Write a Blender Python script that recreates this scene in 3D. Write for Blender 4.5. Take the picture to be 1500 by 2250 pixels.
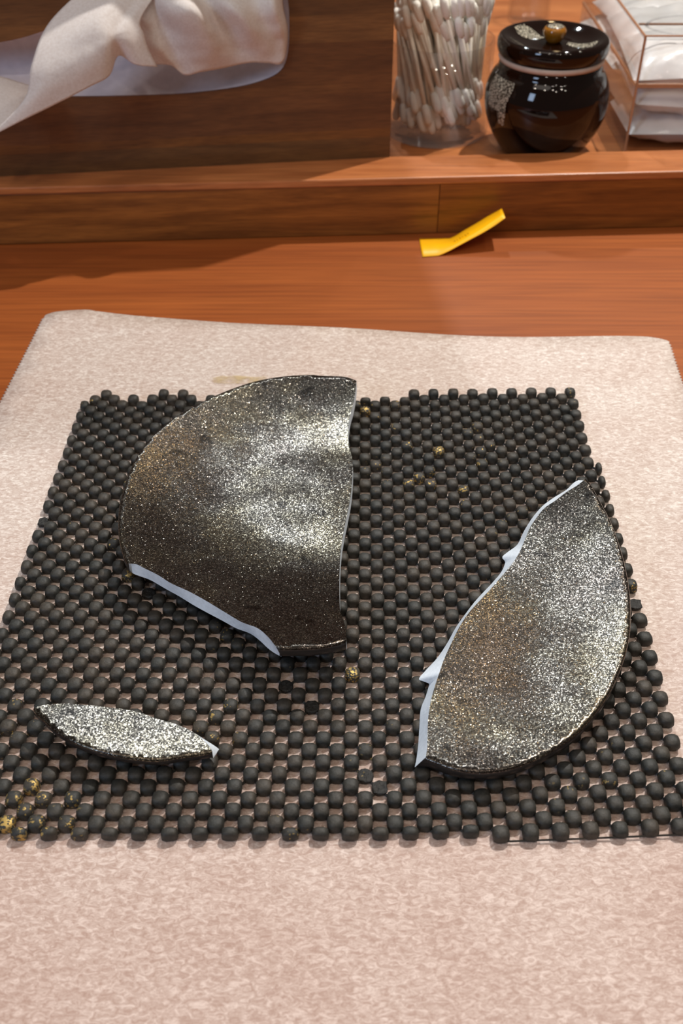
import bpy, bmesh, math, random
from mathutils import Vector, noise
from mathutils.geometry import delaunay_2d_cdt
random.seed(7)
C = bpy.context.scene
for o in list(bpy.data.objects): bpy.data.objects.remove(o)

# ------------------------------------------------------------ camera
F = 2250.0; TH = math.atan(1945 / F); CAMZ = .245
cam = bpy.data.cameras.new('camera'); camo = bpy.data.objects.new('camera', cam); C.collection.objects.link(camo)
cam.sensor_fit = 'VERTICAL'; cam.sensor_height = 24; cam.sensor_width = 16; cam.lens = 24 * F / 2250
camo.location = (0, 0, CAMZ); camo.rotation_euler = (math.pi / 2 - TH, 0, 0)
cam.clip_start = .01; cam.clip_end = 50
cam.dof.use_dof = True; cam.dof.focus_distance = .33; cam.dof.aperture_fstop = 13
C.camera = camo
# ------------------------------------------------------------ world, lamps, exposure
C.view_settings.view_transform = 'Standard'; C.view_settings.look = 'None'
C.view_settings.gamma = 1; C.view_settings.exposure = 0; C.view_settings.use_curve_mapping = False
w = bpy.data.worlds.new('room_air'); C.world = w; w.use_nodes = True
w.node_tree.nodes['Background'].inputs[0].default_value = (1, .84, .72, 1)
w.node_tree.nodes['Background'].inputs[1].default_value = .11

def lamp(name, kind, loc, power, col, size, target=None, spot=None, size_y=None):
    l = bpy.data.lights.new(name, kind); o = bpy.data.objects.new(name, l); C.collection.objects.link(o)
    l.energy = power; l.color = col; o.location = loc
    if kind == 'AREA':
        l.size = size
        if size_y: l.shape = 'RECTANGLE'; l.size_y = size_y
    else: l.shadow_soft_size = size
    if kind == 'SPOT': l.spot_size = spot or 1.6; l.spot_blend = .6
    if target is not None:
        o.rotation_euler = (Vector(target) - Vector(loc)).to_track_quat('-Z', 'Y').to_euler()
    return o
lamp('counter_spotlight', 'SPOT', (.36, .76, 1.02), 42, (1, .95, .89), .008, (0, .38, 0), 1.5)
lamp('second_spotlight', 'SPOT', (.9, .75, 1.5), 8, (1, .86, .72), .02, (0, .4, 0), 1.2)
lamp('back_spotlight', 'SPOT', (-.14, 1.45, 1.33), 34, (.86, .95, 1), .03, (0.02, .28, 0), .8)
lamp('warm_spotlight', 'SPOT', (.34, 1.50, 1.27), 5, (1, .72, .38), .03, (0.05, .25, 0), .7)
for k, (x, y) in enumerate([(-.9, -.5), (-.35, -.9), (.2, -.8), (.75, -.6), (1.1, -.9), (.45, -1.3)]):
    lamp('ceiling_spotlight', 'SPOT', (x, y, 2.0), 8.5, (1, .88, .75), .032, (0, .4, 0), 1.0)
lamp('overhead_fill', 'AREA', (-.3, -.2, 1.9), 4, (1, .88, .78), .9, (0, .3, 0))  # soft fill added overhead to lift the ambient light, no real fixture
lamp('window_light', 'AREA', (-1.1, -.9, .9), 8, (.55, .72, 1), .35, (0, .35, 0), size_y=.6)

# ------------------------------------------------------------ pixel -> world
def ray(px, py):
    u = px - 750; v = 1125 - py
    return Vector((u, F * math.cos(TH) + v * math.sin(TH), -F * math.sin(TH) + v * math.cos(TH)))
O = Vector((0, 0, CAMZ))
def bp(px, py, z=0.0):
    d = ray(px, py); return O + d * ((z - CAMZ) / d.z)
def bpv(px, py, p, n):
    d = ray(px, py); return O + d * ((p - O).dot(n) / d.dot(n))
def surf(px, py, f):
    z = .006
    for _ in range(12):
        p = bp(px, py, z); z = f(p.x, p.y)
    return p

# ------------------------------------------------------------ material helpers
def mat(name):
    m = bpy.data.materials.new(name); m.use_nodes = True
    nt = m.node_tree; b = nt.nodes['Principled BSDF']
    return m, nt, b
def N(nt, t, **kw):
    n = nt.nodes.new(t)
    for k, v in kw.items():
        if k in n.inputs: n.inputs[k].default_value = v
        else: setattr(n, k, v)
    return n
def ramp(nt, fac, stops, interp='LINEAR'):
    r = nt.nodes.new('ShaderNodeValToRGB'); e = r.color_ramp.elements; r.color_ramp.interpolation = interp
    while len(e) < len(stops): e.new(.5)
    for i, (p, c) in enumerate(stops): e[i].position = p; e[i].color = (*c, 1) if len(c) == 3 else c
    nt.links.new(fac, r.inputs[0]); return r.outputs[0]
def coord(nt, scale=(1, 1, 1), kind='Object', rot=(0, 0, 0)):
    t = nt.nodes.new('ShaderNodeTexCoord'); m = nt.nodes.new('ShaderNodeMapping')
    m.inputs['Scale'].default_value = scale; m.inputs['Rotation'].default_value = rot
    nt.links.new(t.outputs[kind], m.inputs[0]); return m.outputs[0]
def mixc(nt, f, a, b, mode='MIX'):
    m = nt.nodes.new('ShaderNodeMix'); m.data_type = 'RGBA'; m.blend_type = mode
    for s, i in ((f, 0), (a, 6), (b, 7)):
        if hasattr(s, 'links'): nt.links.new(s, m.inputs[i])
        else: m.inputs[i].default_value = s if i == 0 else (*s, 1)
    return m.outputs[2]
def bump(nt, b, h, s, d):
    n = N(nt, 'ShaderNodeBump', Strength=s, Distance=d); nt.links.new(h, n.inputs['Height'])
    nt.links.new(n.outputs[0], b.inputs['Normal']); return n
def rgb(r, g, b):
    return tuple(((c / 255) / 12.92 if c / 255 <= .04045 else ((c / 255 + .055) / 1.055) ** 2.4) for c in (r, g, b))

def wood(name, dark, light, rough=.35, coat=.0, sc=(7, 90, 90), bands=None, spec=.5, rot=(0, 0, 0)):
    m, nt, b = mat(name)
    v = coord(nt, sc, rot=rot)
    n1 = N(nt, 'ShaderNodeTexNoise', Scale=1.0, Detail=6.0, Roughness=.6, Distortion=.6); nt.links.new(v, n1.inputs[0])
    v2 = coord(nt, (sc[0] * 5, sc[1] * 12, sc[2] * 12), rot=rot)
    n2 = N(nt, 'ShaderNodeTexNoise', Scale=1.0, Detail=3.0); nt.links.new(v2, n2.inputs[0])
    mid = tuple((p + q) / 2 for p, q in zip(dark, light))
    c = ramp(nt, n1.outputs[0], [(.3, dark), (.52, mid), (.7, light)])
    f = ramp(nt, n2.outputs[0], [(.35, (.72, .7, .68)), (.6, (1, 1, 1))])
    c = mixc(nt, .8, c, f, 'MULTIPLY')
    if bands:
        sep = N(nt, 'ShaderNodeSeparateXYZ'); nt.links.new(coord(nt), sep.inputs[0])
        mr = N(nt, 'ShaderNodeMapRange'); mr.inputs[1].default_value = bands[0]; mr.inputs[2].default_value = bands[1]
        nt.links.new(sep.outputs[2], mr.inputs[0])
        bc = ramp(nt, mr.outputs[0], bands[2], 'CONSTANT')
        c = mixc(nt, 1.0, c, bc, 'MULTIPLY')
    nt.links.new(c, b.inputs['Base Color'])
    b.inputs['Roughness'].default_value = rough; b.inputs['Coat Weight'].default_value = coat
    b.inputs['Coat Roughness'].default_value = .25; b.inputs['Specular IOR Level'].default_value = spec
    bump(nt, b, n2.outputs[0], .12, .0004)
    return m

M = {}
M['table'] = wood('counter_wood', rgb(142, 72, 28), rgb(166, 90, 38), .5, 0, (3, 40, 40), spec=.35)
M['rail'] = wood('ledge_wood', rgb(104, 58, 20), rgb(172, 106, 46), .42, .1, (9, 120, 160))
M['rail2'] = wood('ledge_wood_redder', rgb(96, 50, 14), rgb(160, 94, 36), .42, .1, (8, 90, 130))
M['ledge'] = wood('ledge_top_wood', rgb(160, 90, 46), rgb(206, 132, 78), .36, .2, (8, 70, 70))

def m_paper():
    m, nt, b = mat('baking_paper')
    v = coord(nt, (1, 1.9, 1))
    n = N(nt, 'ShaderNodeTexNoise', Scale=430.0, Detail=7.0, Roughness=.72, Distortion=1.0); nt.links.new(v, n.inputs[0])
    n2 = N(nt, 'ShaderNodeTexNoise', Scale=26.0, Detail=5.0, Roughness=.6); nt.links.new(coord(nt), n2.inputs[0])
    c = ramp(nt, n.outputs[0], [(.38, rgb(189, 168, 156)), (.5, rgb(208, 193, 183)), (.63, rgb(236, 227, 219))])
    c2 = ramp(nt, n2.outputs[0], [(.35, (.93, .89, .875)), (.6, (1, 1, 1))])
    c = mixc(nt, 1.0, c, c2, 'MULTIPLY')
    # the pinker wood tone shines through more where the sheet lies flat near the edge of the counter
    sep = N(nt, 'ShaderNodeSeparateXYZ'); nt.links.new(coord(nt), sep.inputs[0])
    mr = N(nt, 'ShaderNodeMapRange'); mr.inputs[1].default_value = .12; mr.inputs[2].default_value = .30
    nt.links.new(sep.outputs[1], mr.inputs[0])
    t = ramp(nt, mr.outputs[0], [(0, (.86, .76, .735)), (1, (.97, .97, .97))])
    c = mixc(nt, 1.0, c, t, 'MULTIPLY')
    nt.links.new(c, b.inputs['Base Color']); b.inputs['Roughness'].default_value = .55
    b.inputs['Specular IOR Level'].default_value = .3
    bump(nt, b, n.outputs[0], .25, .0002)
    return m
M['paper'] = m_paper()

def m_rubber(name, gold=0, rough_dark=False):
    m, nt, b = mat(name)
    oi = N(nt, 'ShaderNodeObjectInfo')
    v = coord(nt, kind='Object')
    geo = N(nt, 'ShaderNodeNewGeometry')
    n = N(nt, 'ShaderNodeTexNoise', Scale=900.0, Detail=4.0, Roughness=.65); nt.links.new(geo.outputs['Position'], n.inputs['Vector'])
    nb = N(nt, 'ShaderNodeTexNoise', Scale=110.0, Detail=2.0); nt.links.new(geo.outputs['Position'], nb.inputs['Vector'])
    c = ramp(nt, nb.outputs[0], [(.35, rgb(46, 47, 44)), (.5, rgb(55, 53, 48)), (.65, rgb(68, 62, 54))])
    d = ramp(nt, n.outputs[0], [(.3, (.55, .55, .55)), (.62, (1.05, 1.05, 1.05))])
    c = mixc(nt, .8, c, d, 'MULTIPLY')
    if rough_dark: c = mixc(nt, .75, c, (.006, .006, .006))
    vo = N(nt, 'ShaderNodeTexVoronoi', Scale=1900.0); nt.links.new(geo.outputs['Position'], vo.inputs['Vector'])
    sepc = N(nt, 'ShaderNodeSeparateColor'); nt.links.new(vo.outputs['Color'], sepc.inputs[0])
    ng = N(nt, 'ShaderNodeTexNoise', Scale=330.0 if gold else 45.0, Detail=2.0); nt.links.new(geo.outputs['Position'], ng.inputs['Vector'])
    lo = {0: .62, 1: .52, 2: .40}[gold]
    clump = ramp(nt, ng.outputs[0], [(lo, (0, 0, 0)), (lo + .1, (1, 1, 1))])
    thr = {0: .96, 1: .78, 2: .55}[gold]
    fl = ramp(nt, sepc.outputs[0], [(thr, (0, 0, 0)), (thr + .02, (1, 1, 1))])
    g = mixc(nt, 1.0, clump, fl, 'MULTIPLY')
    c = mixc(nt, g, c, rgb(196, 168, 104))
    nt.links.new(c, b.inputs['Base Color']); nt.links.new(g, b.inputs['Metallic'])
    b.inputs['Roughness'].default_value = .58; b.inputs['Specular IOR Level'].default_value = .45
    bump(nt, b, n.outputs[0], .8 if rough_dark else .5, .0006 if rough_dark else .00035)
    return m
M['rubber'] = m_rubber('foam_rubber'); M['rubber_gold'] = m_rubber('foam_rubber_with_gold_dust', 1)
M['rubber_gold2'] = m_rubber('foam_rubber_gold_covered', 2); M['rubber_torn'] = m_rubber('torn_foam_rubber', 0, True)

def m_glaze(name, warm=.5):
    m, nt, b = mat(name)
    geo = N(nt, 'ShaderNodeNewGeometry'); P = geo.outputs['Position']
    big = N(nt, 'ShaderNodeTexNoise', Scale=38.0, Detail=5.0, Roughness=.6); nt.links.new(P, big.inputs['Vector'])
    fine = N(nt, 'ShaderNodeTexNoise', Scale=1300.0, Detail=3.0, Roughness=.6); nt.links.new(P, fine.inputs['Vector'])
    vo = N(nt, 'ShaderNodeTexVoronoi', Scale=3000.0); nt.links.new(P, vo.inputs['Vector'])
    vo2 = N(nt, 'ShaderNodeTexVoronoi', Scale=3500.0); nt.links.new(P, vo2.inputs['Vector'])
    spots = N(nt, 'ShaderNodeTexNoise', Scale=120.0, Detail=2.0); nt.links.new(P, spots.inputs['Vector'])
    base = ramp(nt, big.outputs[0], [(.38, rgb(66, 58, 52)), (.5, rgb(76, 70, 63)), (.64, rgb(88, 80, 66))])
    s = N(nt, 'ShaderNodeSeparateColor'); nt.links.new(vo2.outputs['Color'], s.inputs[0])
    fl = ramp(nt, s.outputs[0], [(.0, (.30, .29, .28)), (.5, (.5, .49, .48)), (.78, (1.1, 1.13, 1.14)), (1, (3.0, 3.2, 3.3))])
    c = mixc(nt, 1.0, base, fl, 'MULTIPLY')
    sp = ramp(nt, spots.outputs[0], [(.29, (.25, .22, .2)), (.36, (1, 1, 1))])
    c = mixc(nt, 1.0, c, sp, 'MULTIPLY')
    nt.links.new(c, b.inputs['Base Color'])
    b.inputs['Metallic'].default_value = .82; b.inputs['Roughness'].default_value = .20
    # tilt every flake of the glaze a little
    sub = N(nt, 'ShaderNodeVectorMath', operation='SUBTRACT'); sub.inputs[1].default_value = (.5, .5, .5)
    nt.links.new(vo.outputs['Color'], sub.inputs[0])
    sc = N(nt, 'ShaderNodeVectorMath', operation='SCALE'); 
    p6 = N(nt, 'ShaderNodeMath', operation='POWER'); p6.inputs[1].default_value = 9; nt.links.new(s.outputs[1], p6.inputs[0])
    ma = N(nt, 'ShaderNodeMath', operation='MULTIPLY_ADD'); ma.inputs[1].default_value = .9; ma.inputs[2].default_value = .11; nt.links.new(p6.outputs[0], ma.inputs[0]); nt.links.new(ma.outputs[0], sc.inputs['Scale']); nt.links.new(sub.outputs[0], sc.inputs[0])
    bm_ = N(nt, 'ShaderNodeBump', Strength=.5, Distance=.00001); nt.links.new(fine.outputs[0], bm_.inputs['Height'])
    ad = N(nt, 'ShaderNodeVectorMath', operation='ADD'); nt.links.new(bm_.outputs[0], ad.inputs[0]); nt.links.new(sc.outputs[0], ad.inputs[1])
    no = N(nt, 'ShaderNodeVectorMath', operation='NORMALIZE'); nt.links.new(ad.outputs[0], no.inputs[0])
    nt.links.new(no.outputs[0], b.inputs['Normal'])
    b.inputs['Coat Weight'].default_value = .12; b.inputs['Coat Roughness'].default_value = .28
    return m
M['glaze'] = m_glaze('metallic_speckled_glaze')

def m_plain(name, col, rough=.5, metal=0, spec=.5, trans=0, ior=1.45, bs=0, bd=.0005, bscale=200, sss=0, alpha=1, coat=0):
    m, nt, b = mat(name)
    n = N(nt, 'ShaderNodeTexNoise', Scale=float(bscale), Detail=3.0); nt.links.new(coord(nt), n.inputs[0])
    c = ramp(nt, n.outputs[0], [(.35, tuple(x * .93 for x in col)), (.65, tuple(min(1, x * 1.04) for x in col))])
    nt.links.new(c, b.inputs['Base Color'])
    b.inputs['Roughness'].default_value = rough; b.inputs['Metallic'].default_value = metal
    b.inputs['Specular IOR Level'].default_value = spec; b.inputs['Transmission Weight'].default_value = trans
    b.inputs['IOR'].default_value = ior; b.inputs['Alpha'].default_value = alpha; b.inputs['Coat Weight'].default_value = coat
    if sss:
        b.inputs['Subsurface Weight'].default_value = sss; b.inputs['Subsurface Radius'].default_value = (.004, .003, .002)
        b.inputs['Subsurface Scale'].default_value = 1
    if bs: bump(nt, b, n.outputs[0], bs, bd)
    return m
M['ceramic'] = m_plain('broken_white_porcelain', rgb(226, 236, 246), .6, bs=.3, bscale=900, bd=.0002)
M['underglaze'] = m_plain('dark_glazed_rim', rgb(64, 60, 58), .28, .55, bs=.3, bscale=500, bd=.0002)
M['yellow'] = m_plain('yellow_tape', rgb(255, 186, 0), .45, bscale=60)
M['print'] = m_plain('faint_print', rgb(214, 150, 10), .5)
M['swab_tip'] = m_plain('cotton', rgb(246, 244, 236), .9, bs=.4, bscale=2000, bd=.0003)
M['swab_stick'] = m_plain('swab_stick', rgb(246, 238, 222), .6)
def m_tissue():
    m, nt, b = mat('tissue')
    n = N(nt, 'ShaderNodeTexNoise', Scale=900.0, Detail=4.0); nt.links.new(coord(nt), n.inputs[0])
    c = ramp(nt, n.outputs[0], [(.3, rgb(240, 233, 228)), (.7, rgb(252, 248, 245))])
    nt.links.new(c, b.inputs['Base Color']); b.inputs['Roughness'].default_value = .9
    b.inputs['Specular IOR Level'].default_value = .1
    bump(nt, b, n.outputs[0], .15, .0003)
    tr = N(nt, 'ShaderNodeBsdfTranslucent'); nt.links.new(c, tr.inputs[0])
    mx = N(nt, 'ShaderNodeMixShader'); mx.inputs[0].default_value = .35
    nt.links.new(b.outputs[0], mx.inputs[1]); nt.links.new(tr.outputs[0], mx.inputs[2])
    nt.links.new(mx.outputs[0], nt.nodes['Material Output'].inputs[0]); return m
M['tissue'] = m_tissue()
M['liner'] = m_plain('pale_grey_liner', rgb(214, 208, 214), .45)
def m_clear():
    m, nt, b = mat('clear_plastic')
    nt.nodes.remove(b)
    tr = N(nt, 'ShaderNodeBsdfTransparent'); tr.inputs[0].default_value = (.95, .95, .955, 1)
    gl = N(nt, 'ShaderNodeBsdfGlossy', Roughness=.04); lw = N(nt, 'ShaderNodeLayerWeight', Blend=.5); pw = N(nt, 'ShaderNodeMath', operation='POWER'); pw.inputs[1].default_value = 4; nt.links.new(lw.outputs['Facing'], pw.inputs[0])
    fr = N(nt, 'ShaderNodeMath', operation='MULTIPLY_ADD'); fr.inputs[1].default_value = .5; fr.inputs[2].default_value = .04; nt.links.new(pw.outputs[0], fr.inputs[0])
    mx = N(nt, 'ShaderNodeMixShader'); nt.links.new(fr.outputs[0], mx.inputs[0]); nt.links.new(tr.outputs[0], mx.inputs[1]); nt.links.new(gl.outputs[0], mx.inputs[2])
    nt.links.new(mx.outputs[0], nt.nodes['Material Output'].inputs[0]); return m
M['clear'] = m_clear()
M['edge'] = m_plain('acrylic_edge', rgb(176, 128, 96), .15, spec=.7)
M['packet'] = m_plain('white_wrapper', rgb(236, 234, 230), .3, bs=.3, bscale=60, bd=.003, coat=.2)
M['gloss_black'] = m_plain('dark_brown_glaze', rgb(20, 8, 5), .05, spec=.5, bscale=40)
M['bare_clay'] = m_plain('pale_clay_ring', rgb(196, 178, 164), .6)
M['amber'] = m_plain('amber_glaze', rgb(146, 92, 20), .1, coat=.6, bscale=300)
def m_crackle():
    m, nt, b = mat('crackled_white_glaze')
    v = N(nt, 'ShaderNodeTexVoronoi', Scale=900.0, feature='DISTANCE_TO_EDGE'); nt.links.new(coord(nt), v.inputs[0])
    c = ramp(nt, v.outputs[0], [(.08, rgb(50, 44, 36)), (.25, rgb(206, 198, 178))])
    nt.links.new(c, b.inputs['Base Color']); b.inputs['Roughness'].default_value = .12; return m
M['crackle'] = m_crackle()

# ------------------------------------------------------------ object helpers
def link(o): C.collection.objects.link(o); return o
def obj(name, verts, faces, m, parent=None, smooth=True, mats=None, fm=None):
    me = bpy.data.meshes.new(name); me.from_pydata([tuple(v) for v in verts], [], faces)
    for x in (mats or [m]): me.materials.append(x)
    if fm:
        for p, i in zip(me.polygons, fm): p.material_index = i
    bm = bmesh.new(); bm.from_mesh(me); bmesh.ops.recalc_face_normals(bm, faces=bm.faces); bm.to_mesh(me); bm.free()
    if smooth:
        for p in me.polygons: p.use_smooth = True
    o = bpy.data.objects.new(name, me); link(o)
    if parent: o.parent = parent; o.matrix_parent_inverse = parent.matrix_world.inverted()
    return o
def attach(o, parent):
    o.parent = parent; o.matrix_parent_inverse.identity()
    o.location = o.location - parent.location
def empty(name, loc, label, cat, group=None):
    o = bpy.data.objects.new(name, None); link(o); o.location = loc; o.empty_display_size = .01
    tag(o, label, cat, group); return o
def tag(o, label, cat, group=None, kind=None):
    o['label'] = label; o['category'] = cat
    if group: o['group'] = group
    if kind: o['kind'] = kind
    return o
def child(name, verts, faces, m, root, **k):
    L = root.location
    o = obj(name, [Vector(v) - L for v in verts], faces, m, **k); o.parent = root; return o
def prism(poly, z0, z1):
    n = len(poly); v = [(x, y, z0) for x, y in poly] + [(x, y, z1) for x, y in poly]
    f = [tuple(range(n))[::-1], tuple(range(n, 2 * n))] + [(i, (i + 1) % n, n + (i + 1) % n, n + i) for i in range(n)]
    return v, f
def bevel(o, w, s=2, ang=30):
    b = o.modifiers.new('bevel', 'BEVEL'); b.width = w; b.segments = s; b.limit_method = 'ANGLE'; b.angle_limit = math.radians(ang)
    return o
def cr(pts, n=4):
    """Catmull-Rom through the points"""
    out = []; P = [Vector(p) for p in pts]
    for i in range(len(P) - 1):
        a = P[i - 1] if i else P[0] * 2 - P[1]; b = P[i]; c = P[i + 1]; d = P[i + 2] if i + 2 < len(P) else P[-1] * 2 - P[-2]
        for k in range(n):
            t = k / n
            out.append(.5 * ((2 * b) + (c - a) * t + (2 * a - 5 * b + 4 * c - d) * t * t + (3 * b - a - 3 * c + d) * t ** 3))
    out.append(P[-1]); return out
def lathe(prof, c, seg=48, close=True):
    v = []; f = []
    for r, z in prof:
        for k in range(seg):
            a = 2 * math.pi * k / seg; v.append((c.x + r * math.cos(a), c.y + r * math.sin(a), c.z + z))
    for i in range(len(prof) - 1):
        for k in range(seg):
            a = i * seg + k; b = i * seg + (k + 1) % seg; f.append((a, b, b + seg, a + seg))
    if close:
        if prof[0][0] > 0: f.append(tuple(range(seg))[::-1])
        f.append(tuple((len(prof) - 1) * seg + k for k in range(seg)))
    return v, f

# ------------------------------------------------------------ counter
v, f = prism([(-.75, -.12), (.75, -.12), (.75, .62), (-.75, .62)], -.035, 0)
t = obj('countertop', v, f, M['table'], smooth=False); bevel(t, .002)
tag(t, 'smooth reddish brown wooden counter top that everything lies on', 'counter')

# ------------------------------------------------------------ raised ledge at the back
A = bp(0, 540, 0); B = bp(1500, 500, 0); e = (B - A).normalized(); nrm = Vector((-e.y, e.x, 0))
H = .0320; DROP = .009; LIP = None
L0 = bpv(1180, 384, A, nrm).z; H = L0
lipp = bp(1180, 336, H); LIP = (lipp - A).dot(nrm)
def lp(s, d, z):          # along the ledge, behind its face, height
    return A + e * s + nrm * d + Vector((0, 0, z))
seam = (bpv(965, 440, A, nrm) - A).dot(e)
led = empty('wooden_ledge', lp(seam, 0, 0), 'raised brown wooden ledge along the back of the counter carrying the jars and tissue box', 'ledge')
def board(name, s0, s1, d0, d1, z0, z1, m, root, bw=.0007):
    v = [lp(s, d, z) for z in (z0, z1) for s, d in ((s0, d0), (s1, d0), (s1, d1), (s0, d1))]
    f = [(0, 3, 2, 1), (4, 5, 6, 7), (0, 1, 5, 4), (1, 2, 6, 5), (2, 3, 7, 6), (3, 0, 4, 7)]
    o = child(name, v, f, m, root, smooth=False); bevel(o, bw); return o
TOPT = .004
board('front_board', -.5, seam - .00012, .0008, LIP - .0005, .0003, H - TOPT, M['rail'], led, .0003)
board('front_board', seam + .00012, .9, .0008, LIP - .0005, .0003, H - TOPT, M['rail2'], led, .0003)
board('lip_strip', -.5, .9, 0, LIP, H - TOPT, H, M['ledge'], led, .0008)
board('shelf_board', -.5, .9, LIP, 1.15, .008, H - DROP, M['ledge'], led, .0003)
ZS = H - DROP

# ------------------------------------------------------------ paper
PT = .0004
tl = bp(97, 700); tr = bp(1468, 757)
ll = [bp(95, 702), bp(0, 888)]; rl = [bp(1470, 760), bp(1500, 848)]
def edge_line(p, q, yend):
    d = (q - p).normalized(); n_ = int((p.y - yend) / abs(d.y) / .0011); return [p + d * .0011 * k for k in range(n_)], Vector((-d.y, d.x, 0))
# the two long edges bow only a little, so follow them straight to the front
Lp, ln = edge_line(ll[0], ll[1], .02); Rp, rn = edge_line(rl[0], rl[1], .02)
Lp = [p + Vector((-.0006 if k % 2 else .0004, 0, 0)) for k, p in enumerate(Lp)]
Rp = [p + Vector((.0006 if k % 2 else -.0004, 0, 0)) for k, p in enumerate(Rp)]
top = [bp(x, y) for x, y in cr([(97, 700, 0), (104, 694, 0), (130, 688, 0), (190, 686, 0), (215, 690, 0), (300, 700, 0), (450, 708, 0), (600, 716, 0), (900, 735, 0), (1200, 744, 0), (1390, 745, 0), (1440, 748, 0), (1466, 754, 0), (1469, 758, 0)][0:], 5) for x, y in [(x, y)]] if False else \
      [bp(p.x, p.y) for p in cr([(97, 700, 0), (104, 694, 0), (130, 688, 0), (190, 686, 0), (215, 690, 0), (300, 700, 0), (450, 708, 0), (600, 716, 0), (900, 735, 0), (1200, 744, 0), (1390, 745, 0), (1440, 748, 0), (1466, 754, 0), (1469, 758, 0)], 5)]
outline = Lp[::-1] + top[1:-1] + Rp
poly = [Vector((p.x, p.y)) for p in outline]
def fill(poly, step, zf, extra=None):
    """triangulate an outline with inner grid points; returns verts2d, tris"""
    xs = [p.x for p in poly]; ys = [p.y for p in poly]
    n = len(poly); pts = list(poly)
    def inside(x, y):
        c = False; j = n - 1
        for i in range(n):
            a = poly[i]; b = poly[j]
            if (a.y > y) != (b.y > y) and x < (b.x - a.x) * (y - a.y) / (b.y - a.y) + a.x: c = not c
            j = i
        return c
    def near(x, y):
        s = (step * .45) ** 2
        return any((p.x - x) ** 2 + (p.y - y) ** 2 < s for p in poly)
    y = min(ys) + step / 2; r = 0
    while y < max(ys):
        x = min(xs) + (step / 2 if r % 2 else 0)
        while x < max(xs):
            if inside(x, y) and not near(x, y): pts.append(Vector((x, y)))
            x += step
        y += step * .87; r += 1
    vv, ee, ff, *_ = delaunay_2d_cdt(pts, [], [list(range(n))], 1, 1e-9)
    return vv, [tuple(q) for q in ff]
vv, ff = fill(poly, .011, None)
def pz(x, y):
    d = min(abs(p.y - y) + abs(p.x - x) for p in top) if y > .36 else 1
    return PT + (.0012 * max(0, 1 - d / .02) * (.5 + .5 * math.sin(x * 55 + 1)) if d < .02 else 0)
V3 = [(p.x, p.y, pz(p.x, p.y)) for p in vv]
pap = obj('baking_paper', V3, ff, M['paper'])
s_ = pap.modifiers.new('thickness', 'SOLIDIFY'); s_.thickness = .0002; s_.offset = 1
tag(pap, 'large sheet of pinkish white baking paper with serrated side edges under the black mat', 'paper')
# ochre smear on the sheet
sm = [bp(x, y, PT + .00032) for x, y in [(462, 832), (480, 826), (520, 825), (560, 828), (590, 826), (585, 836), (545, 842), (500, 843), (470, 842)]]
def m_smear():
    m, nt, b = mat('ochre_smear')
    n = N(nt, 'ShaderNodeTexNoise', Scale=260.0, Detail=4.0); nt.links.new(coord(nt), n.inputs[0])
    a = ramp(nt, n.outputs[0], [(.3, (0, 0, 0)), (.7, (.75, .75, .75))])
    b.inputs['Base Color'].default_value = (*rgb(206, 184, 140), 1); nt.links.new(a, b.inputs['Alpha']); b.inputs['Roughness'].default_value = .6; return m
o = obj('ochre_smear', sm, [tuple(range(len(sm)))], m_smear(), smooth=False); o.parent = pap; o['label'] = 'faint ochre smear on the paper'

# ------------------------------------------------------------ anti-slip mat
YM = [878.5, 903.5, 927.6, 954, 981, 1008.5, 1036.4, 1066, 1096, 1128, 1159, 1194, 1226.5, 1262.7, 1299, 1336, 1374.5, 1416, 1458.4, 1503.7, 1550, 1598, 1649, 1701, 1755.4, 1809.5]
# the rows, as true distances on the counter: an even 7.95 mm pitch
ZB = .0026                                  # height of the middle of a bump
Yk = [bp(802, y, ZB).y for y in YM]
def rowy(k):
    if k <= 0: return Yk[0] + (Yk[0] - Yk[1]) * -k
    if k >= 25: return Yk[25] - (Yk[24] - Yk[25]) * (k - 25)
    i = int(k); t = k - i; return Yk[i] * (1 - t) + Yk[i + 1] * t
PITCH = .00800
mat_root = empty('anti_slip_mat', (0, .27, PT + .0003), 'black knobbly foam rubber anti-slip mat lying on the baking paper under the broken plate', 'mat')
def cell(n, k):
    x0 = bp(802, YM[min(25, max(0, int(round(k))))], ZB).x
    x = x0 + n * PITCH / 2
    bot = min(1, max(0, k / 25))
    if n > 0: x += n * PITCH / 2 * .022 * (1 - bot)
    y = rowy(k)
    r = max(0, n / 21); y += (.0016 * (1 - bot) + .0030 * bot) * r ** 1.4
    return x, y
def bump_mesh(name, m, seed, hgt=.0034, torn=False):
    rnd = random.Random(seed); seg = 14; hs = PITCH / 4 * 1.10
    prof = [(.90, 0.0), (.99, .18), (1.0, .45), (.955, .70), (.80, .88), (.45, .975)] if not torn else [(.9, 0), (1, .2), (1, .42), (.85, .5), (.55, .42), (.3, .5)]
    v = []; f = []
    for ri, (r, z) in enumerate(prof):
        pw = (4.6, 4.6, 4.4, 3.8, 3.0, 2.4)[ri]
        for k in range(seg):
            a = 2 * math.pi * (k + .5) / seg; c, s = math.cos(a), math.sin(a)
            q = r * hs / (abs(c) ** pw + abs(s) ** pw) ** (1 / pw)
            j = 1 + rnd.uniform(-.025, .025) * (3.5 if torn else 1)
            v.append((q * c * j, q * s * j, z * hgt + (rnd.uniform(-.0003, .0003) if torn else rnd.uniform(-.00006, .00006))))
    for i in range(len(prof) - 1):
        for k in range(seg):
            a = i * seg + k; b = i * seg + (k + 1) % seg; f.append((a, b, b + seg, a + seg))
    v.append((0, 0, hgt * (1 if not torn else .4))); T = len(v) - 1; l = (len(prof) - 1) * seg
    f += [(l + k, l + (k + 1) % seg, T) for k in range(seg)]
    me = bpy.data.meshes.new(name); me.from_pydata(v, [], f); me.materials.append(m)
    for p in me.polygons: p.use_smooth = True
    return me
mesh_plain = [bump_mesh('bump', M['rubber'], s) for s in range(10)]
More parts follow.
